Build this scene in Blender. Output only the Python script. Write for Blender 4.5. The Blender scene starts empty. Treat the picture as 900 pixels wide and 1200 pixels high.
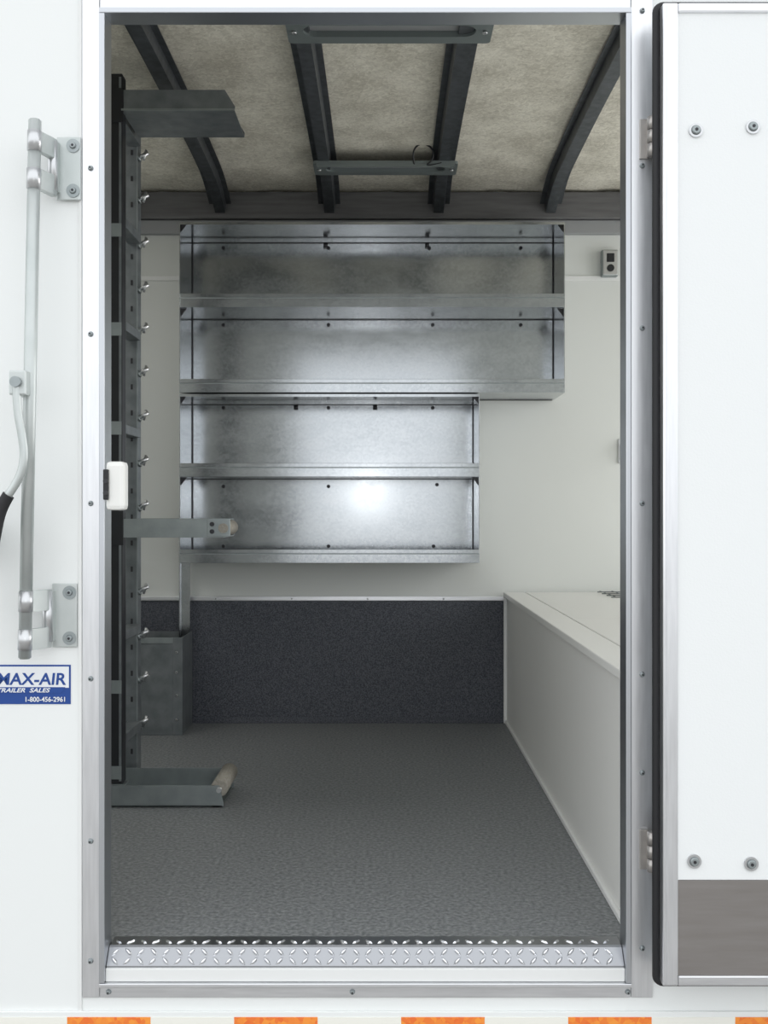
import bpy, bmesh, math, random
from mathutils import Vector, Matrix
random.seed(4)
sc = bpy.context.scene
CAMY, CAMZ, F = -1.91, 0.777, 1267.0

# survey helper: real-world x,z of a feature that stands at depth y (metres)
def X(px, y): return (px-450)*(y-CAMY)/F
def Z(py, y): return CAMZ+(600-py)*(y-CAMY)/F

# ------------------------------------------------------------ materials
def new_mat(name, col, rough=0.5, metal=0.0, spec=None):
    m = bpy.data.materials.new(name); m.use_nodes = True
    b = m.node_tree.nodes['Principled BSDF']
    b.inputs['Base Color'].default_value = (*col, 1)
    b.inputs['Roughness'].default_value = rough
    b.inputs['Metallic'].default_value = metal
    if spec is not None: b.inputs['Specular IOR Level'].default_value = spec
    return m
def tex(m, kind='NOISE', scale=50, c1=None, c2=None, lo=0.3, hi=0.7, bump=0.0, bdist=0.002, rough=None, stretch=(1,1,1), detail=4):
    nt = m.node_tree; N = nt.nodes; L = nt.links
    b = N['Principled BSDF']
    tc = N.new('ShaderNodeTexCoord'); mp = N.new('ShaderNodeMapping')
    mp.inputs['Scale'].default_value = stretch
    L.new(tc.outputs['Object'], mp.inputs['Vector'])
    if kind == 'NOISE':
        t = N.new('ShaderNodeTexNoise'); t.inputs['Scale'].default_value = scale
        t.inputs['Detail'].default_value = detail; out = t.outputs['Fac']
    else:
        t = N.new('ShaderNodeTexVoronoi'); t.inputs['Scale'].default_value = scale
        sep = N.new('ShaderNodeSeparateColor'); L.new(t.outputs['Color'], sep.inputs[0]); out = sep.outputs[0]
    L.new(mp.outputs['Vector'], t.inputs['Vector'])
    if c1 is not None:
        r = N.new('ShaderNodeValToRGB')
        r.color_ramp.elements[0].position = lo; r.color_ramp.elements[1].position = hi
        r.color_ramp.elements[0].color = (*c1, 1); r.color_ramp.elements[1].color = (*c2, 1)
        L.new(out, r.inputs['Fac']); L.new(r.outputs['Color'], b.inputs['Base Color'])
    if rough is not None:
        mr = N.new('ShaderNodeMapRange'); mr.inputs['To Min'].default_value = rough[0]; mr.inputs['To Max'].default_value = rough[1]
        L.new(out, mr.inputs['Value']); L.new(mr.outputs['Result'], b.inputs['Roughness'])
    if bump > 0:
        bp = N.new('ShaderNodeBump'); bp.inputs['Strength'].default_value = bump; bp.inputs['Distance'].default_value = bdist
        L.new(out, bp.inputs['Height']); L.new(bp.outputs['Normal'], b.inputs['Normal'])
    return m

M = {}
M['ext'] = tex(new_mat('exterior_white_skin', (.84,.86,.85), .45), scale=260, bump=.12, bdist=.001)
M['doorpanel'] = tex(new_mat('door_white_panel', (.85,.87,.87), .5), scale=300, bump=.25, bdist=.001)
M['wall'] = tex(new_mat('interior_white_wall', (.72,.74,.715), .55), scale=220, bump=.15, bdist=.001)
M['bench'] = tex(new_mat('bench_white', (.83,.83,.80), .4), scale=120, bump=.05, bdist=.001)
M['trimw'] = new_mat('trim_white', (.80,.81,.80), .45)
M['alu'] = tex(new_mat('aluminium', (.80,.81,.83), .36, 1), scale=30, stretch=(6,6,.4), c1=(.74,.75,.77), c2=(.82,.83,.85), rough=(.28,.40))
M['aluh'] = tex(new_mat('aluminium_horizontal', (.80,.81,.83), .36, 1), scale=30, stretch=(.4,6,6), c1=(.74,.75,.77), c2=(.82,.83,.85), rough=(.28,.40))
M['alur'] = new_mat('aluminium_inner_ridge', (.55,.57,.60), .34, 1)
M['diamond'] = new_mat('tread_plate', (.40,.41,.43), .30, 1)
M['lug'] = new_mat('tread_plate_lugs', (.82,.83,.85), .16, 1)
M['kick'] = tex(new_mat('kick_plate', (.30,.28,.27), .45, .6), scale=12, stretch=(.6,1,6), c1=(.25,.232,.22), c2=(.29,.272,.26))
M['galvd'] = tex(new_mat('galvanised_dull', (.4,.42,.44), .4, .8), scale=25, c1=(.29,.325,.33), c2=(.36,.395,.40))
M['strut'] = tex(new_mat('strut_grey', (.2,.22,.23), .45, .6), scale=25, c1=(.16,.18,.19), c2=(.24,.26,.27))
M['zinc'] = new_mat('zinc', (.62,.63,.64), .35, 1)
M['rodm'] = tex(new_mat('zinc_rod', (.5,.54,.53), .42, .7), scale=12, c1=(.50,.54,.53), c2=(.60,.63,.62))
M['steel'] = tex(new_mat('roof_steel', (.14,.15,.165), .45, .6), scale=40, c1=(.075,.085,.09), c2=(.125,.135,.15))
M['fix'] = new_mat('roof_frame_grey', (.19,.22,.22), .45, .3)
M['railg'] = tex(new_mat('top_rail_grey', (.3,.3,.31), .5, .3), scale=20, c1=(.12,.12,.125), c2=(.18,.18,.185), stretch=(.3,1,3))
M['rail2'] = new_mat('top_rail_light_grey', (.33,.34,.35), .5, .2)
M['black'] = new_mat('black_paint', (.010,.011,.014), .45)
M['rubber'] = new_mat('black_rubber', (.012,.012,.014), .6)
M['dark'] = new_mat('dark_bolt', (.05,.05,.055), .4, .6)
M['plastic'] = new_mat('white_plastic', (.85,.85,.82), .35)
M['wood'] = tex(new_mat('roller_beige', (.4,.36,.3), .6), scale=40, stretch=(6,1,6), c1=(.27,.25,.21), c2=(.38,.355,.31))
M['hinge'] = new_mat('hinge_nickel', (.46,.44,.42), .38, .8)
M['blue'] = new_mat('sticker_blue', (.01,.06,.28), .4)
M['stw'] = new_mat('sticker_white', (.82,.84,.86), .4)
M['tapeo'] = tex(new_mat('reflective_red', (.85,.16,.04), .35), kind='V', scale=120, c1=(.85,.16,.03), c2=(.95,.34,.05), lo=0, hi=1)
M['tapew'] = new_mat('reflective_white', (.88,.87,.80), .35)
M['concrete'] = tex(new_mat('ground_concrete', (.36,.35,.33), .9), scale=3, c1=(.30,.29,.28), c2=(.42,.41,.39))
M['floor'] = tex(new_mat('floor_grey_coating', (.2,.2,.21), .5), scale=120, c1=(.135,.145,.150), c2=(.285,.295,.30), lo=.35, hi=.68, bump=.8, bdist=.004)
M['carpet'] = tex(new_mat('lower_wall_charcoal', (.06,.065,.08), .6), scale=260, c1=(.030,.033,.045), c2=(.135,.145,.17), lo=.35, hi=.72, bump=.4, bdist=.002)

def galvanised():
    """sheet steel: broad tonal drift + faint zinc spangle"""
    m = new_mat('galvanised_steel', (.5,.52,.53), .2, 1); N = m.node_tree.nodes; L = m.node_tree.links
    b = N['Principled BSDF']; tc = N.new('ShaderNodeTexCoord')
    mp = N.new('ShaderNodeMapping'); mp.inputs['Scale'].default_value = (.7,1,1.6); L.new(tc.outputs['Object'], mp.inputs['Vector'])
    n = N.new('ShaderNodeTexNoise'); n.inputs['Scale'].default_value = 14; n.inputs['Detail'].default_value = 6; L.new(mp.outputs[0], n.inputs['Vector'])
    v = N.new('ShaderNodeTexVoronoi'); v.inputs['Scale'].default_value = 130; L.new(tc.outputs['Object'], v.inputs['Vector'])
    s = N.new('ShaderNodeSeparateColor'); L.new(v.outputs['Color'], s.inputs[0])
    mx = N.new('ShaderNodeMix'); mx.inputs[0].default_value = .30; L.new(n.outputs['Fac'], mx.inputs[2]); L.new(s.outputs[0], mx.inputs[3])
    r = N.new('ShaderNodeValToRGB'); r.color_ramp.elements[0].position = .3; r.color_ramp.elements[1].position = .7
    r.color_ramp.elements[0].color = (.43,.455,.475,1); r.color_ramp.elements[1].color = (.53,.555,.575,1)
    L.new(mx.outputs[0], r.inputs['Fac']); L.new(r.outputs['Color'], b.inputs['Base Color'])
    mr = N.new('ShaderNodeMapRange'); mr.inputs['To Min'].default_value = .12; mr.inputs['To Max'].default_value = .25
    L.new(mx.outputs[0], mr.inputs['Value']); L.new(mr.outputs['Result'], b.inputs['Roughness'])
    return m
M['galv'] = galvanised()

def fabric():
    m = new_mat('roof_insulation', (.5,.48,.4), .9); nt = m.node_tree; N = nt.nodes; L = nt.links
    b = N['Principled BSDF']; tc = N.new('ShaderNodeTexCoord')
    a = N.new('ShaderNodeTexNoise'); a.inputs['Scale'].default_value = 70; a.inputs['Detail'].default_value = 7; a.inputs['Distortion'].default_value = 1.2
    c = N.new('ShaderNodeTexNoise'); c.inputs['Scale'].default_value = 8; c.inputs['Detail'].default_value = 4
    L.new(tc.outputs['Object'], a.inputs['Vector']); L.new(tc.outputs['Object'], c.inputs['Vector'])
    mx = N.new('ShaderNodeMix'); mx.inputs[0].default_value = .45
    L.new(a.outputs['Fac'], mx.inputs[2]); L.new(c.outputs['Fac'], mx.inputs[3])
    r = N.new('ShaderNodeValToRGB'); L.new(mx.outputs[0], r.inputs['Fac'])
    r.color_ramp.elements[0].position = .38; r.color_ramp.elements[1].position = .62
    r.color_ramp.elements[0].color = (.54,.51,.43,1); r.color_ramp.elements[1].color = (.84,.81,.71,1)
    L.new(r.outputs['Color'], b.inputs['Base Color'])
    bp = N.new('ShaderNodeBump'); bp.inputs['Strength'].default_value = .4; bp.inputs['Distance'].default_value = .004
    L.new(a.outputs['Fac'], bp.inputs['Height']); L.new(bp.outputs['Normal'], b.inputs['Normal'])
    return m
M['fabric'] = fabric()

# ------------------------------------------------------------ geometry helpers
def link(name, me, mat, parent=None, smooth=False):
    ob = bpy.data.objects.new(name, me); sc.collection.objects.link(ob)
    if mat: me.materials.append(M[mat])
    if parent: ob.parent = parent
    if smooth:
        for p in me.polygons: p.use_smooth = True
    return ob
def empty(name, loc=(0,0,0)):
    e = bpy.data.objects.new(name, None); sc.collection.objects.link(e); e.empty_display_size = .05
    return e
def box(name, x0,x1,y0,y1,z0,z1, mat, parent=None, bev=0.0):
    bm = bmesh.new(); bmesh.ops.create_cube(bm, size=1)
    for v in bm.verts:
        v.co = Vector(((x0+x1)/2+v.co.x*abs(x1-x0), (y0+y1)/2+v.co.y*abs(y1-y0), (z0+z1)/2+v.co.z*abs(z1-z0)))
    if bev > 0: bmesh.ops.bevel(bm, geom=bm.edges[:], offset=bev, segments=2, affect='EDGES', profile=.6)
    me = bpy.data.meshes.new(name); bm.to_mesh(me); bm.free()
    return link(name, me, mat, parent)
def cyl(name, p0, p1, r, mat, parent=None, seg=20, r2=None, bev=0):
    p0, p1 = Vector(p0), Vector(p1); d = p1-p0
    bm = bmesh.new()
    bmesh.ops.create_cone(bm, cap_ends=True, segments=seg, radius1=r, radius2=r if r2 is None else r2, depth=d.length)
    if bev: 
        ed = [e for e in bm.edges if len(e.link_faces)==2 and any(len(f.verts)>4 for f in e.link_faces)]
        bmesh.ops.bevel(bm, geom=ed, offset=bev, segments=2, affect='EDGES')
    q = d.normalized().to_track_quat('Z','Y').to_matrix().to_4x4()
    bmesh.ops.transform(bm, matrix=Matrix.Translation((p0+p1)/2) @ q, verts=bm.verts)
    me = bpy.data.meshes.new(name); bm.to_mesh(me); bm.free()
    for p in me.polygons: p.use_smooth = len(p.vertices) == 4
    return link(name, me, mat, parent)
def prism(name, pts, axis, a0, a1, mat, parent=None, bev=0):
    """extrude closed 2-D outline; axis 'y': pts are (x,z); axis 'x': pts are (y,z); axis 'z': pts (x,y)"""
    bm = bmesh.new()
    def mk(p, a):
        return {'y':(p[0],a,p[1]), 'x':(a,p[0],p[1]), 'z':(p[0],p[1],a)}[axis]
    A = [bm.verts.new(mk(p,a0)) for p in pts]; B = [bm.verts.new(mk(p,a1)) for p in pts]
    n = len(pts); bm.faces.new(A); bm.faces.new(B[::-1])
    for i in range(n): bm.faces.new((A[i],B[i],B[(i+1)%n],A[(i+1)%n]))
    bmesh.ops.recalc_face_normals(bm, faces=bm.faces)
    if bev: bmesh.ops.bevel(bm, geom=bm.edges[:], offset=bev, segments=2, affect='EDGES')
    me = bpy.data.meshes.new(name); bm.to_mesh(me); bm.free()
    return link(name, me, mat, parent)
def tube(name, pts, r, mat, parent=None, cyclic=False, smooth=True, res=6):
    cu = bpy.data.curves.new(name, 'CURVE'); cu.dimensions = '3D'; cu.bevel_depth = r; cu.bevel_resolution = 4; cu.use_fill_caps = True
    s = cu.splines.new('NURBS' if smooth else 'POLY'); s.points.add(len(pts)-1)
    for i, p in enumerate(pts): s.points[i].co = (*p, 1)
    s.use_cyclic_u = cyclic
    if smooth: s.use_endpoint_u = True; s.order_u = 3; s.resolution_u = res
    ob = bpy.data.objects.new(name, cu); sc.collection.objects.link(ob); cu.materials.append(M[mat])
    dg = bpy.context.evaluated_depsgraph_get(); me = bpy.data.meshes.new_from_object(ob.evaluated_get(dg))
    bpy.data.objects.remove(ob)
    return link(name, me, None, parent, True)
def merge(name, objs):
    """join many small meshes into one object"""
    bm = bmesh.new(); mats = []
    par = objs[0].parent
    for o in objs:
        m = o.data.materials[0]
        if m not in mats: mats.append(m)
        n0 = len(bm.faces); bm.from_mesh(o.data); bm.faces.ensure_lookup_table()
        for f in bm.faces[n0:]: f.material_index = mats.index(m)
    me = bpy.data.meshes.new(name); bm.to_mesh(me); bm.free()
    for m in mats: me.materials.append(m)
    for o in objs: bpy.data.objects.remove(o)
    ob = bpy.data.objects.new(name, me); sc.collection.objects.link(ob); ob.parent = par
    return ob
def screw(x, y, z, r=.0055, mat='zinc', parent=None, washer=False):
    o = []
    if washer: o.append(cyl('w', (x,y,z), (x,y-.002,z), r*1.7, mat, parent, 20))
    o.append(cyl('s', (x,y,z), (x,y-.006,z), r, mat, parent, 16, r2=r*.6))
    o.append(cyl('c', (x,y-.006,z), (x,y-.0066,z), r*.35, 'dark', parent, 6))
    return o

# ------------------------------------------------------------ trailer shell
XL, XR = -1.75, 2.3
YB = 2.09; YI = .04
ox0, ox1 = -.4915, .4255          # door opening
oz0, oz1 = -.022, 1.655
box('floor', XL, XR, YI, YB, -.06, 0, 'floor')
box('wall_back', XL, XR, YB, YB+.05, -.06, 2.05, 'wall')
box('wall_left', XL-.05, XL, 0, YB+.05, -.06, 2.05, 'wall')
# front side wall (exterior skin + interior liner) with door opening
w = []
w.append(box('a', XL, ox0-.0101, 0, YI, -.16, 2.05, 'ext'))
w.append(box('b', ox1+.0101, XR, 0, YI, -.16, 2.05, 'ext'))
w.append(box('c', ox0-.0101, ox1+.0101, 0, YI, oz1+.0101, 2.05, 'ext'))
w.append(box('d', ox0-.0101, ox1+.0101, 0, YI, -.16, -.0605, 'ext'))
merge('wall_front', w)
# rear end frame of the trailer (out of view, opening added to let sky light in)
merge('wall_right', [box('a', XR, XR+.05, 0, .22, -.06, 2.05, 'wall'), box('b', XR, XR+.05, YB-.15, YB+.05, -.06, 2.05, 'wall'), box('c', XR, XR+.05, .22, YB-.15, 1.85, 2.05, 'wall')])
# curved ceiling
def zc(y):
    t = (y-1.03)/1.06
    return 1.958+.03*(1-t*t)
bm = bmesh.new(); NY = 24; NX = 60
rows = []
for j in range(NY+1):
    y = .0+j*(YB+.05)/NY
    rows.append([bm.verts.new((XL-.05+i*(XR-XL+.1)/NX, y, zc(min(y,YB)) + .005*math.sin(i*2.1)*math.sin(j*1.3))) for i in range(NX+1)])
for j in range(NY):
    for i in range(NX): bm.faces.new((rows[j][i], rows[j+1][i], rows[j+1][i+1], rows[j][i+1]))
me = bpy.data.meshes.new('ceiling'); bm.to_mesh(me); bm.free()
link('ceiling', me, 'fabric', None, True)
box('roof_skin', XL-.05, XR+.05, 0, YB+.05, 2.05, 2.07, 'ext')

# roof ribs : hat channel bows
def rib(xc):
    def zb(y):
        s = min(max((y-1.80)/.27, 0), 1); s2 = min(max((.33-y)/.27, 0), 1)
        return zc(y)-.006-.055*s*s-.055*s2*s2
    prof = [(-.040,0),(-.019,0),(-.015,-.032),(.015,-.032),(.019,0),(.040,0),(.040,-.003),(.023,-.003),(.018,-.036),(-.018,-.036),(-.023,-.003),(-.040,-.003)]
    bm = bmesh.new(); rings = []
    n = 30
    for j in range(n+1):
        y = YI+.005+j*(2.048-YI-.005)/n
        rings.append([bm.verts.new((xc+p[0], y, zb(y)+p[1])) for p in prof])
    k = len(prof)
    for j in range(n):
        for i in range(k): bm.faces.new((rings[j][i], rings[j][(i+1)%k], rings[j+1][(i+1)%k], rings[j+1][i]))
    bmesh.ops.recalc_face_normals(bm, faces=bm.faces)
    me = bpy.data.meshes.new('roof_rib'); bm.to_mesh(me); bm.free()
    return link('roof_rib', me, 'steel')
for xc in (-1.4,-1.0,-.6,-.2,.2,.61,1.0,1.4,1.8): rib(xc)
# top rail on back wall
e = empty('trim_1')
box('rail_upper', XL, XR, 2.05, YB-.001, 1.852, 1.950, 'railg', e, .004)
box('rail_lower', XL, XR, 2.066, YB-.001, 1.800, 1.851, 'rail2', e, .004)
box('trim_2', XL, XR, YB-.006, YB-.001, 1.632, 1.650, 'trimw', None, .002)
# charcoal lower back wall + metal trim
box('wall_back_kick_panel', XL, XR, YB-.008, YB-.001, .001, .448, 'carpet')
e = empty('trim_3')
box('strip', XL, XR, YB-.014, YB-.001, .4485, .466, 'aluh', e, .003)
merge('strip_screws', sum([screw(-.9+i*.28, YB-.014, .457, .004, 'zinc', e) for i in range(8)], []))
prism('baseboard_back', [(YB-.03,.0008),(YB-.0085,.0008),(YB-.0085,.02)], 'x', XL, .44, 'carpet')

# roof vent framing cross members
def cross(yc, w, x0, x1, tag):
    e = empty('ceiling_cross_brace')
    z = zc(yc)-.045
    hx, hy = (x1-x0)/2, w/2; cx = (x0+x1)/2
    def ring(hx, hy, r, n=6):
        P = []
        for sx, sy, a0 in ((1,1,0),(-1,1,90),(-1,-1,180),(1,-1,270)):
            for i in range(n+1):
                a = math.radians(a0+90*i/n); P.append((cx+sx*(hx-r)+r*math.cos(a), yc+sy*(hy-r)+r*math.sin(a)))
        return P
    O = ring(hx, hy, .012); I = ring(hx-.04, hy*.45, hy*.43)
    bm = bmesh.new()
    L = [[bm.verts.new((p[0], p[1], zz)) for p in R] for R, zz in ((O,z-.003),(I,z-.003),(I,z+.012),(O,z-.003),(O,z+.006))]
    n = len(O)
    for a, b in ((0,1),(1,2),(3,4)):
        for i in range(n): bm.faces.new((L[a][i],L[a][(i+1)%n],L[b][(i+1)%n],L[b][i]))
    bmesh.ops.recalc_face_normals(bm, faces=bm.faces)
    me = bpy.data.meshes.new('slotted_plate'); bm.to_mesh(me); bm.free(); link('slotted_plate', me, 'fix', e)
    prism('slot_back', I, 'z', z+.012, z+.016, 'rail2', e)
    # turned-down front lip
    box('front_lip', x0+.012, x1-.012, yc-hy, yc-hy+.004, z-.014, z-.003, 'fix', e, .001)
    s = []
    for xx in (x0+.018, x1-.018): s.append(cyl('s', (xx, yc, z-.0035), (xx, yc, z-.009), .006, 'zinc', e, 12))
    merge('screws', s)
cross(.70, .135, -.235, .262, 1)
cross(1.72, .125, -.235, .245, 2)
e = empty('loose_wire')
tube('wire', [(.10,1.66,1.925),(.09,1.64,1.96),(.12,1.62,1.985),(.16,1.63,1.97),(.165,1.65,1.94),(.13,1.66,1.915),(.19,1.66,1.93)], .003, 'black', e)

# ------------------------------------------------------------ shelving
def shelf(x0, x1, z0, zmid, z1, bolts):
    e = empty('wall_shelf_unit')
    yf, yb, t = 1.84, YB-.008, .003
    box('back_panel', x0+t, x1-t, yb-t, yb, z0+t, z1-t, 'galv', e)
    for nm, xa, xb, s in (('side_1', x0, x0+t, 1), ('side_2', x1-t, x1, -1)):
        box(nm, xa, xb, yf, yb, z0, z1, 'galv', e)
        xi = x0+t if s == 1 else x1-t
        box(nm+'_back_seam', xi, xi+s*.003, yb-.010, yb-t-.001, z0+.004, z1-.004, 'dark', e)
    box('top_panel', x0+t, x1-t, yf, yb, z1-t, z1, 'galv', e)
    box('top_front_lip', x0+t, x1-t, yf, yf+.002, z1-.009, z1-t, 'galv', e)
    for nm, z in (('bottom_shelf', z0), ('middle_shelf', zmid)):
        box(nm, x0+t, x1-t, yf, yb-t, z, z+t, 'galv', e)
        box(nm+'_lip', x0+t, x1-t, yf-.003, yf, z, z+.047, 'galv', e, .001)
        box(nm+'_hem', x0+t, x1-t, yf-.005, yf-.003, z+.034, z+.047, 'galv', e, .0008)
        box(nm+'_hem_groove', x0+t, x1-t, yf-.0034, yf-.0030, z+.030, z+.0335, 'galvd', e)
        box(nm+'_back_seam', x0+.006, x1-.006, yb-.0055, yb-t-.0005, z-.003, z-.0005, 'dark', e)
    box('upper_back_seam', x0+t, x1-t, yb-.009, yb-t-.0005, z1-.015, z1-.012, 'dark', e)
    # corner gussets under the top panel
    for xi, s in ((x0+t,1),(x1-t,-1)):
        for zt in (z1-t, zmid):
            prism('corner_gusset', [(xi,zt-.001),(xi+s*.022,zt-.001),(xi,zt-.030)], 'y', yf+.012, yf+.014, 'dark', e)
    s = [cyl('b', (X(px,2.08), yb-t, Z(py,2.08)), (X(px,2.08), yb-t-.008, Z(py,2.08)), .0065, 'dark', e, 10) for px, py in bolts]
    for xx in (x0+.37*(x1-x0), x0+.65*(x1-x0)):
        s.append(cyl('b', (xx, yb-.010, z1-.016), (xx, yb-.010, z1-.032), .008, 'dark', e, 10))
    merge('bolts', s)
shelf(-.710, .627, 1.191, 1.487, 1.783, [(385,291),(503,291),(385,381),(507,381),(262,381),(610,381),(262,291),(610,291)])
shelf(-.710, .3315, .600, .899, 1.186, [(262,478),(385,478),(507,478),(262,570),(385,570),(512,568),(385,640),(508,640),(262,640)])

# ------------------------------------------------------------ bench
e = empty('storage_bench')
bx = .452
box('front_panel', bx, bx+.02, .05, YB-.016, .001, .462, 'bench', e, .002)
box('body', bx+.021, 1.5, .05, YB-.016, .001, .462, 'bench', e)
box('lid_rail', bx-.012, bx+.066, .05, YB-.018, .463, .482, 'bench', e, .003)
box('lid', bx+.070, 1.5, .05, 1.10, .463, .482, 'bench', e, .003)
box('lid_rear', bx+.070, 1.5, 1.104, YB-.018, .463, .482, 'bench', e, .003)
box('corner_angle', bx-.012, bx-.0005, YB-.03, YB-.018, .001, .462, 'trimw', e, .001)
box('kick_strip', bx-.008, bx-.0005, .05, YB-.032, .001, .012, 'trimw', e, .001)
e = empty('wire_grate')
g = []
for i in range(6): g.append(cyl('w', (.790+i*.044, 1.78, .488), (.790+i*.044, 2.05, .488), .0014, 'strut', e, 8))
for i in range(4): g.append(cyl('w', (.780, 1.80+i*.080, .4848), (1.02, 1.80+i*.080, .4848), .0018, 'strut', e, 8))
merge('wires', g)

e = empty('electrical_outlet')
y = YB
x0, x1, z0, z1 = X(706,2.05), X(725,2.05), Z(323,2.05), Z(292,2.05)
box('box', x0, x1, y-.035, y-.001, z0, z1, 'galvd', e, .004)
box('cover', x0+.003, x1-.003, y-.040, y-.035, z0+.003, z1-.003, 'zinc', e, .002)
box('rocker', x0+.016, x1-.016, y-.044, y-.040, z0+.05, z1-.015, 'black', e, .002)
cyl('socket', ((x0+x1)/2, y-.040, z0+.028), ((x0+x1)/2, y-.045, z0+.028), .013, 'black', e)
e = empty('wall_hook')
xh, zh = X(731,2.05), Z(528,2.05)
box('plate', xh-.012, xh+.012, y-.006, y-.001, zh-.045, zh+.045, 'zinc', e, .002)
tube('hook', [(xh,y-.006,zh+.02),(xh,y-.03,zh+.02),(xh,y-.045,zh-.0),(xh,y-.035,zh-.03),(xh,y-.02,zh-.03)], .005, 'wood', e)

# ------------------------------------------------------------ metal bin at left back
e = empty('metal_floor_bin')
bx0, bx1, by0, by1, bh = -1.25, -.703, 1.85, YB-.034, .34
box('bin_front', bx0, bx1, by0, by0+.003, .001, bh, 'strut', e)
box('bin_rear', bx0, bx1, by1-.003, by1, .001, bh, 'strut', e)
box('bin_left', bx0, bx0+.003, by0+.003, by1-.003, .001, bh, 'strut', e)
box('bin_right', bx1-.003, bx1, by0+.003, by1-.003, .001, bh, 'strut', e)
box('bin_base', bx0+.003, bx1-.003, by0+.003, by1-.003, .001, .004, 'strut', e)
box('corner_angle', bx1-.030, bx1+.002, by0-.003, by0, .001, bh, 'strut', e, .0008)
box('rim', bx0, bx1-.031, by0-.003, by0, bh-.02, bh, 'galvd', e, .0008)
merge('rivets', sum([screw(bx1-.018, by0-.003, z, .005, 'zinc', e) for z in (.055,.14,.22,.29)], []))
e = empty('shelf_support_strap')
xa, xb = -.742, -.708
prism('strap', [(xa,.31),(xb,.31),(xb,.80),(xa,.80)], 'y', 2.035, 2.040, 'galv', e)
box('strap_flange', xa-.003, xa, 2.020, 2.040, .31, .80, 'galv', e)

# ------------------------------------------------------------ left ladder rack
e = empty('loading_rack')
ya, yb2 = .93, 1.13
px0 = X(124, ya); px1 = X(143, ya)
box('black_post', px0, px1, ya+.002, ya+.045, .062, 1.93, 'black', e, .003)
box('post_edge', px1-.008, px1-.002, ya-.001, ya+.0015, .07, 1.92, 'strut', e)
pc = [box('c', px0+.004, px1-.001, ya-.0025, ya-.0012, z, z+.035, 'galvd', e, .0005) for z in (.075,.30,.98,1.24,1.50)]
merge('post_bands', pc)
sx0, sx1 = X(148,1.21), X(162,1.21)
st = [box('f', sx0, sx1, 1.205, 1.208, .003, 1.90, 'strut', e), box('g', sx0, sx0+.003, 1.208, 1.245, .003, 1.90, 'strut', e), box('h', sx1-.003, sx1, 1.208, 1.245, .003, 1.90, 'strut', e),
      box('i', sx1-.004, sx1, 1.2035, 1.205, .003, 1.90, 'galvd', e)]
merge('strut_channel', st)
sl = [box('s', (sx0+sx1)/2-.003, (sx0+sx1)/2+.003, 1.2035, 1.2049, .08+i*.075, .095+i*.075, 'dark', e) for i in range(24)]
merge('strut_slots', sl)
cl = []
for i in range(7):
    z = .15+i*.28
    cl.append(box('c', px1-.012, sx0+.006, ya+.046, 1.204, z, z+.025, 'strut', e, .002))
merge('post_clamps', cl)
pb = []
for py in (183, 232, 285, 337, 385, 435, 487, 540, 592, 690, 742, 793, 845):
    z = Z(py, 1.22)
    pb.append(cyl('p', (sx1-.001, 1.215, z-.008), (sx1+.028, 1.215, z+.008), .006, 'zinc', e, 12))
    pb.append(cyl('p', (sx1-.001, 1.215, z-.008), (sx1+.004, 1.215, z-.006), .012, 'galvd', e, 6))
    pb.append(cyl('p', (sx1+.014, 1.215, z-.014), (sx1+.022, 1.215, z+.016), .004, 'zinc', e, 8))
merge('rung_pins', pb)
XA = -.80; XP = px1-.001
# bottom tray
xe = X(262, ya)
tr = [box('t', XA, xe-.004, ya, yb2, .003, .006, 'galvd', e), box('t', XA, xe-.03, ya, ya+.003, .003, .058, 'galvd', e, .0008),
      box('t', XA, xe-.03, yb2-.003, yb2, .003, .058, 'galvd', e, .0008)]
tr.append(prism('t', [(xe-.031,.003),(xe,.003),(xe,.012),(xe-.012,.058),(xe-.031,.058)], 'y', ya, ya+.004, 'galvd', e))
tr.append(prism('t', [(xe-.031,.003),(xe,.003),(xe,.012),(xe-.012,.058),(xe-.031,.058)], 'y', yb2-.004, yb2, 'galvd', e))
tr.append(box('t', px0-.01, px1+.006, ya+.004, ya+.05, .056, .061, 'galvd', e))
merge('bottom_arm', tr)
cyl('bottom_roller', (xe-.012, ya+.006, .050), (xe-.012, yb2-.006, .050), .023, 'wood', e, 24, bev=.002)
cyl('bottom_axle', (xe-.012, ya-.006, .047), (xe-.012, yb2+.006, .047), .007, 'zinc', e, 12)
# middle arm
zt, zb_ = Z(608,ya), Z(630,ya)
ma = [box('m', XP, X(262,ya), ya, ya+.003, zb_, zt, 'galvd', e, .0008), box('m', XP, X(262,ya), yb2-.003, yb2, zb_, zt, 'galvd', e, .0008),
      box('m', XP, X(262,ya), ya+.003, yb2-.003, zb_, zb_+.003, 'galvd', e)]
merge('middle_arm', ma)
cyl('middle_roller', (X(258,ya), ya+.004, (zt+zb_)/2), (X(258,ya), yb2-.004, (zt+zb_)/2), .021, 'wood', e, 24, bev=.002)
box('middle_end_plate', X(243,ya), X(270,ya), ya-.004, ya-.0005, zb_+.003, zt+.001, 'galvd', e, .0015)
merge('middle_bolts', [cyl('b', (X(249,ya), ya-.004, z), (X(249,ya), ya-.012, z), .006, 'dark', e, 10) for z in (zb_+.016, zt-.014)]+[cyl('b', (X(262,ya), ya-.004, (zt+zb_)/2), (X(262,ya), ya-.009, (zt+zb_)/2), .013, 'wood', e, 16)])
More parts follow.
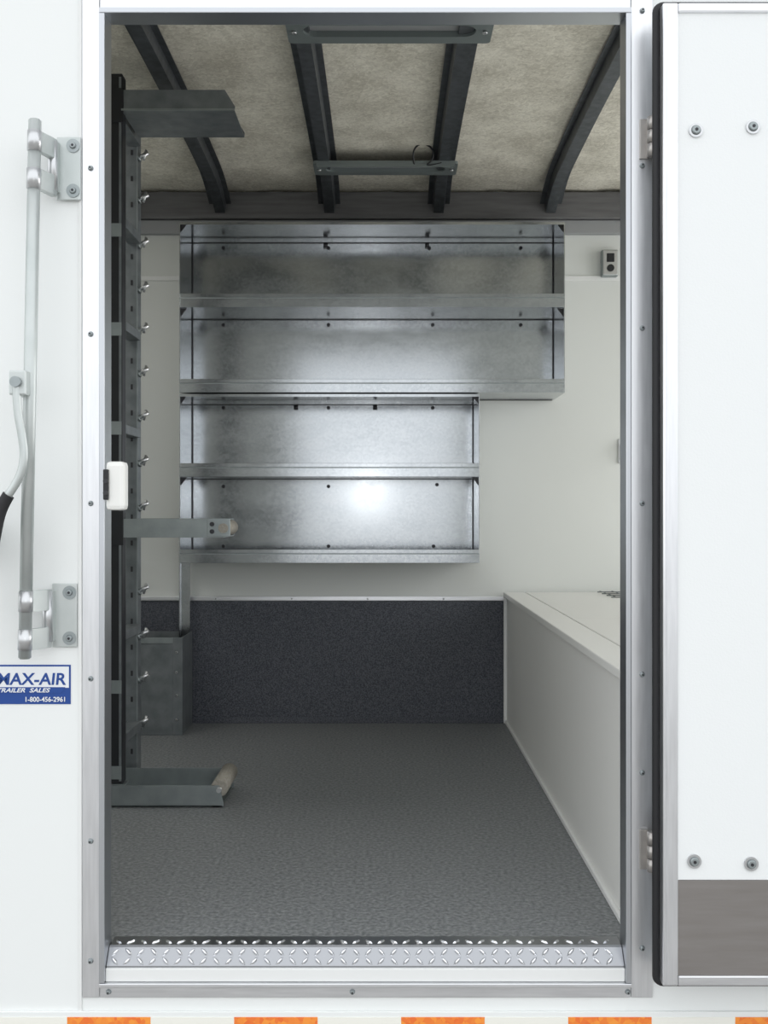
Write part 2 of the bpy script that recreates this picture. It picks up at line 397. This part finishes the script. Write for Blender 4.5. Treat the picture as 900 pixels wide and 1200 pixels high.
# top arm: channel with cut end
z0 = 1.83; z1 = 1.886; xt = X(275, ya)
outl = [(XP,z0),(xt,z0),(xt+.001,z0+.012),(xt-.026,z1),(XP,z1)]
top = [prism('u', outl, 'y', ya, ya+.003, 'strut', e), prism('u', outl, 'y', yb2-.003, yb2, 'strut', e),
       box('u', XP, xt, ya+.003, yb2-.003, z0, z0+.003, 'strut', e), box('u', XP, xt, ya-.006, ya-.0002, z0, z0+.005, 'galvd', e)]
merge('top_arm', top)
cyl('top_roller', (xt-.05, ya+.004, z0+.028), (xt-.05, yb2-.004, z0+.028), .02, 'wood', e, 20)
for i, z in enumerate((zb_-.02, z0-.03)):
    box('arm_mount_%d' % (i+1), px0-.006, px1+.004, ya-.0035, ya-.0005 , z, z+.09, 'black', e, .001)

# ------------------------------------------------------------ door frame (aluminium)
e = empty('door_frame')
fl, fr = X(97,0), X(764,0); fb = Z(1168,0); ft = oz1+.075
box('jamb_left', fl, ox0-.0105, -.004, -.0002, fb, ft, 'alu', e, .001)
box('jamb_left_ridge', ox0-.010, ox0, -.009, YI, -.052, oz1, 'alur', e, .0015)
box('jamb_right', ox1+.0105, fr, -.004, -.0002, fb, ft, 'alu', e, .001)
box('jamb_right_ridge', ox1, ox1+.010, -.009, YI, -.052, oz1, 'alur', e, .0015)
box('head', ox0-.009, ox1+.009, -.004, -.0002, oz1+.0105, ft, 'aluh', e, .001)
box('head_ridge', ox0-.010, ox1+.010, -.009, YI, oz1+.0002, oz1+.010, 'alur', e, .0015)
box('sill', ox0-.009, ox1+.009, -.004, -.0002, fb, -.0605, 'aluh', e, .001)
box('sill_lip', ox0, ox1, -.003, .006, -.052, -.0285, 'trimw', e, .002)
box('sill_ridge', ox0-.010, ox1+.010, -.010, .03, -.060, -.0525, 'aluh', e, .0015)
box('seam_bead_left', fl-.007, fl-.001, -.003, -.0002, -.16, 2.0, 'trimw', e, .001)
s = []
for py in (198,392,590,795,985,1125): s += screw(X(107,0), -.004, Z(py,0), .0050, 'galvd', e)
for py in (14,195,385,590,790,905,1110): s += screw(X(752,0), -.004, Z(py,0), .0050, 'galvd', e)
for px in (128,413,735): s += screw(X(px,0), -.004, Z(1161,0), .0050, 'galvd', e)
merge('frame_screws', s)

# diamond tread threshold: nose bent over the sill, then flat onto the floor
e = empty('threshold_tread_plate')
ys, zs, ye, ze = .0012, -.0255, .0215, -.0005
prism('plate', [(ys,zs-.003),(ys,zs),(ye,ze),(ye+.004,.0022),(YI+.022,.0030),(YI+.022,.0008),(YI-.002,.0004),(ye+.006,-.003),(ys+.005,zs-.003)], 'x', ox0+.001, ox1-.001, 'diamond', e)
bm = bmesh.new()
def lug(cx, base, d, nrm, s, a, sc_=1.0):
    L2, W2, H = .0100*sc_, .0030*sc_, .0030
    ca, sa = math.cos(a), math.sin(a); c = base + d*s
    def P(u, v, h):
        uu, vv = u*ca-v*sa, u*sa+v*ca
        return c+Vector((cx+uu,0,0))+d*vv+nrm*h
    ring = [bm.verts.new(P(u,v,0)) for u,v in ((-L2,0),(-L2*.4,-W2),(L2*.4,-W2),(L2,0),(L2*.4,W2),(-L2*.4,W2))]
    top = [bm.verts.new(P(u,v,H)) for u,v in ((-L2*.6,0),(-L2*.25,-W2*.4),(L2*.25,-W2*.4),(L2*.6,0),(L2*.25,W2*.4),(-L2*.25,W2*.4))]
    bm.faces.new(top)
    for i in range(6): bm.faces.new((ring[i],ring[(i+1)%6],top[(i+1)%6],top[i]))
d1 = Vector((0, ye-ys, ze-zs)).normalized(); n1 = Vector((0,-d1.z,d1.y)); b1 = Vector((0,ys,zs))
d2 = Vector((0,1,.02)).normalized(); n2 = Vector((0,0,1)); b2 = Vector((0,ye+.004,.0020))
x = ox0+.014; k = 0
while x < ox1-.012:
    a = 45 if k%2 else -45
    lug(x, b1, d1, n1, .0085, math.radians(a)); lug(x, b1, d1, n1, .0240, math.radians(-a))
    lug(x, b2, d2, n2, .012, math.radians(a)); 
    x += .0225; k += 1
bmesh.ops.recalc_face_normals(bm, faces=bm.faces)
me = bpy.data.meshes.new('lugs'); bm.to_mesh(me); bm.free(); link('lugs', me, 'lug', e)

# ------------------------------------------------------------ open entry door (folded back on the right)
e = empty('door_1')
yf = -.085; yk = -.045
dx0 = X(777,yf); dx1 = dx0+.93; dz0 = Z(1156,yf); dz1 = Z(3,yf)
fw = .026
box('stile_hinge', dx0, dx0+fw, yf, yk, dz0, dz1, 'alu', e, .003)
box('stile_latch', dx1-fw, dx1, yf, yk, dz0, dz1, 'alu', e, .003)
box('rail_top', dx0+fw, dx1-fw, yf, yk, dz1-.016, dz1, 'aluh', e, .003)
box('rail_bottom', dx0+fw, dx1-fw, yf, yk, dz0, dz0+.018, 'aluh', e, .003)
box('edge_flange', dx0-.006, dx1+.006, yk, yk+.004, dz0-.006, dz1+.006, 'alu', e, .001)
zk = Z(1032,yf)
box('panel', dx0+fw, dx1-fw, yf+.004, yk-.001, zk, dz1-.016, 'doorpanel', e)
box('kick_plate', dx0+fw, dx1-fw, yf+.002, yk-.001, dz0+.018, zk-.0005, 'kick', e)
box('stile_inner_step', dx0+.006, dx0+.010, yf-.0015, yf+.001, dz0+.004, dz1-.004, 'alu', e)
gk = yk-.012
def rrect(x0,x1,z0,z1,r,y,n=5):
    P=[]
    for cx,cz,a0 in ((x1-r,z1-r,0),(x0+r,z1-r,90),(x0+r,z0+r,180),(x1-r,z0+r,270)):
        for i in range(n+1):
            a=math.radians(a0+90*i/n); P.append((cx+r*math.cos(a),y,cz+r*math.sin(a)))
    return P
tube('gasket', rrect(dx0-.005, dx1+.005, dz0-.005, dz1+.007, .012, gk), .0065, 'rubber', e, True, False)
s = []
for px, py in ((816,152),(883,148),(814,1010),(881,1013)):
    s.append(cyl('w', (X(px,yf), yf+.004, Z(py,yf)), (X(px,yf), yf+.001, Z(py,yf)), .012, 'zinc', e, 24))
    s.append(cyl('w', (X(px,yf), yf+.001, Z(py,yf)), (X(px,yf), yf-.003, Z(py,yf)), .0085, 'galvd', e, 20, r2=.006))
    s.append(cyl('w', (X(px,yf), yf-.003, Z(py,yf)), (X(px,yf), yf-.0036, Z(py,yf)), .003, 'dark', e, 6))
merge('panel_screws', s)
# hinges
for i, py in enumerate((160, 998)):
    z = Z(py, -.02); h = empty('door_hinge')
    xh = X(761, -.02)
    box('leaf', xh-.014, xh+.002, -.008, -.0045, z-.035, z+.035, 'hinge', h, .001)
    for j in range(3):
        cyl('knuckle_%d' % (j+1), (xh+.005, -.020, z-.035+j*.0235), (xh+.005, -.020, z-.035+j*.0235+.0225), .009, 'hinge', h, 20, bev=.001)
    box('arm', xh-.002, xh+.006, -.016, -.008, z-.033, z+.033, 'hinge', h, .001)

# hold-open / latch strike on left jamb
e = empty('door_latch_bumper')
x0, x1 = X(126,-.03), X(148,-.03); z0, z1 = Z(598,-.03), Z(541,-.03)
box('white_cap', x0, x1, -.045, -.0095, z0, z1, 'plastic', e, .008)
box('latch_body', x0-.003, x0+.006, -.050, -.0095, z0+.018, z1-.014, 'black', e, .002)
merge('latch_bolts', [cyl('b', (x0+.002, -.050, z), (x0+.002, -.054, z), .004, 'dark', e, 12) for z in (z0+.03, z0+.05)])

# ------------------------------------------------------------ cam bar lock on left
e = empty('cam_bar_lock')
yr = -.065
A = Vector((X(41,yr), yr, Z(140,yr))); B = Vector((X(29,yr), yr, Z(772,yr)))
cyl('rod', A, B, .0108, 'rodm', e, 24, bev=.002)
def rodx(z): t = (z-A.z)/(B.z-A.z); return A.x+(B.x-A.x)*t
for k, (pt, pb_) in enumerate(((160,234),(684,759))):
    zt, zb2 = Z(pt,-.01), Z(pb_,-.01); xr = rodx((zt+zb2)/2)
    xp0, xp1 = X(68 if k==0 else 62,0), X(96 if k==0 else 91,0)
    yp = -.0045 if k==0 else -.0005
    box('bracket_plate_%d'%k, xp0, xp1, yp-.004, yp, zb2, zt, 'rodm', e, .0015)
    kx = X(62 if k==0 else 56, -.02)
    cyl('bracket_barrel_%d'%k, (kx,-.022,zb2+.012), (kx,-.022,zt-.012), .009, 'zinc', e, 20, bev=.001)
    box('bracket_web_%d'%k, kx, xp0+.006, -.020, yp-.003, zb2+.012, zt-.012, 'rodm', e, .001)
    for j,(a,b) in enumerate(((.02,.34),(.60,.92))):
        za, zb3 = zb2+(zt-zb2)*a, zb2+(zt-zb2)*b
        prism('bracket_finger_%d_%d'%(k,j), [(xr+.008,yr-.006),(kx+.004,-.034),(kx+.008,-.020),(kx-.004,-.018),(xr+.004,yr+.010)], 'z', za, zb3, 'rodm', e, .001)
        cyl('bracket_collar_%d_%d'%(k,j), (rodx(za),yr,za), (rodx(zb3),yr,zb3), .0122, 'zinc', e, 24, bev=.001)
    merge('bracket_screws_%d'%k, screw(xp1-.013, yp-.004, zt-.016, .007, 'galvd', e, True)+screw(xp1-.013, yp-.004, zb2+.016, .007, 'galvd', e, True))
# lever handle
yh = -.095
def H(px,py,y=yh): return (X(px,y), y, Z(py,y))
zc1 = Z(448,yh)
box('handle_clamp', X(11,yh), X(31,yh), yh-.004, yr+.012, Z(463,yh), Z(434,yh), 'rodm', e, .003)
cyl('handle_pivot', (X(20,yh), yh-.004, zc1), (X(20,yh), yh-.012, zc1), .009, 'galvd', e, 18)
tube('handle_lever', [H(19,448),H(20,480),H(26,510),H(29,535),H(24,558),H(12,577),H(4,588)], .0072, 'rodm', e)
tube('handle_grip', [H(10,580),H(1,594),H(-6,625),H(-12,665),H(-14,720)], .0105, 'rubber', e)
box('wall_catch', X(-30,0), X(-8,0), -.09, -.0005, Z(650,0), Z(610,0), 'rodm', e, .003)

# ------------------------------------------------------------ dealer sticker
e = empty('dealer_sticker')
x0, x1, z0, z1 = X(-70,0), X(83,0), Z(825,0), Z(779,0)
box('backing', x0, x1, -.0012, .001, z0, z1, 'blue', e)
box('white_field', x0+.003, x1-.003, -.0018, -.0012, z0+.029, z1-.003, 'stw', e)
def text(s, xr, zb, size, mat, sh=0, off=0, sx=1):
    cu = bpy.data.curves.new('t','FONT'); cu.body = s; cu.size = size; cu.align_x = 'RIGHT'; cu.shear = sh; cu.offset = off; cu.extrude = .0002
    ob = bpy.data.objects.new('t', cu); sc.collection.objects.link(ob)
    dg = bpy.context.evaluated_depsgraph_get(); me = bpy.data.meshes.new_from_object(ob.evaluated_get(dg)); bpy.data.objects.remove(ob)
    me.transform(Matrix.Translation((xr,-.0022,zb)) @ Matrix.Rotation(math.radians(90),4,'X') @ Matrix.Scale(sx,4,(1,0,0)))
    me.materials.clear()
    return link('lettering', me, mat, e)
text('MAX-AIR', X(77,0), Z(802,0), .029, 'blue', .1, .0006, 1.05)
prism('swoosh', [(X(-60,0),Z(805,0)),(X(77,0),Z(805,0)),(X(72,0),Z(812,0)),(X(-60,0),Z(812,0))], 'y', -.0021, -.0018, 'blue', e)
text('TRAILER  SALES', X(58,0), Z(811,0), .0105, 'stw', .3, .0002, 1.3).location.y = -.0003
text('1-800-456-2961', X(78,0), Z(822,0), .012, 'stw', 0, .0002, .95)

# ------------------------------------------------------------ lower rail with conspicuity tape
e = empty('reflective_tape')
box('rail', XL, XR, -.006, -.0005, -.16, Z(1184,0), 'ext', e, .001)
px = -310; k = 0
while px < 1500:
    wdt = 97.5
    box('segment_%d' % k, X(px,0), X(px+wdt,0), -.0072, -.0062, -.157, Z(1190,0), 'tapew' if k%2 else 'tapeo', e)
    px += wdt; k += 1

# ------------------------------------------------------------ ground
box('ground', -30, 30, -30, 30, -.62, -.60, 'concrete')

# ------------------------------------------------------------ light
wd = bpy.data.worlds.new('sky'); sc.world = wd; wd.use_nodes = True
bg = wd.node_tree.nodes['Background']
bg.inputs['Color'].default_value = (.95,.975,1,1); bg.inputs['Strength'].default_value = 1.52
def area(name, loc, rot, sx, sy, power, col=(1,1,1)):
    l = bpy.data.lights.new(name, 'AREA'); l.shape = 'RECTANGLE'; l.size = sx; l.size_y = sy; l.energy = power; l.color = col
    o = bpy.data.objects.new(name, l); sc.collection.objects.link(o); o.location = loc; o.rotation_euler = rot
area('added_fill_rear', (2.25, 1.1, 1.0), (0, math.radians(90), 0), 1.7, 1.6, 20, (1,.99,.97))  # unseen fill light added at the rear end to brighten the interior
area('added_fill_left', (-1.3, 1.0, 1.85), (0, math.radians(-15), 0), .5, .5, 4.5, (1,.97,.92))  # no fixture here: fill light added out of view on the left
# camera flash, beside the lens
l = bpy.data.lights.new('camera_flash', 'POINT'); l.energy = 3.2; l.shadow_soft_size = .03
o = bpy.data.objects.new('camera_flash', l); sc.collection.objects.link(o); o.location = (-.11, -1.91, .915)

cam = bpy.data.cameras.new('camera'); co = bpy.data.objects.new('camera', cam); sc.collection.objects.link(co)
co.location = (0, CAMY, CAMZ); co.rotation_euler = (math.radians(90), 0, 0)
cam.sensor_fit = 'VERTICAL'; cam.sensor_height = 36; cam.lens = 36*F/1200; cam.clip_start = .01
sc.camera = co
sc.view_settings.view_transform = 'Standard'
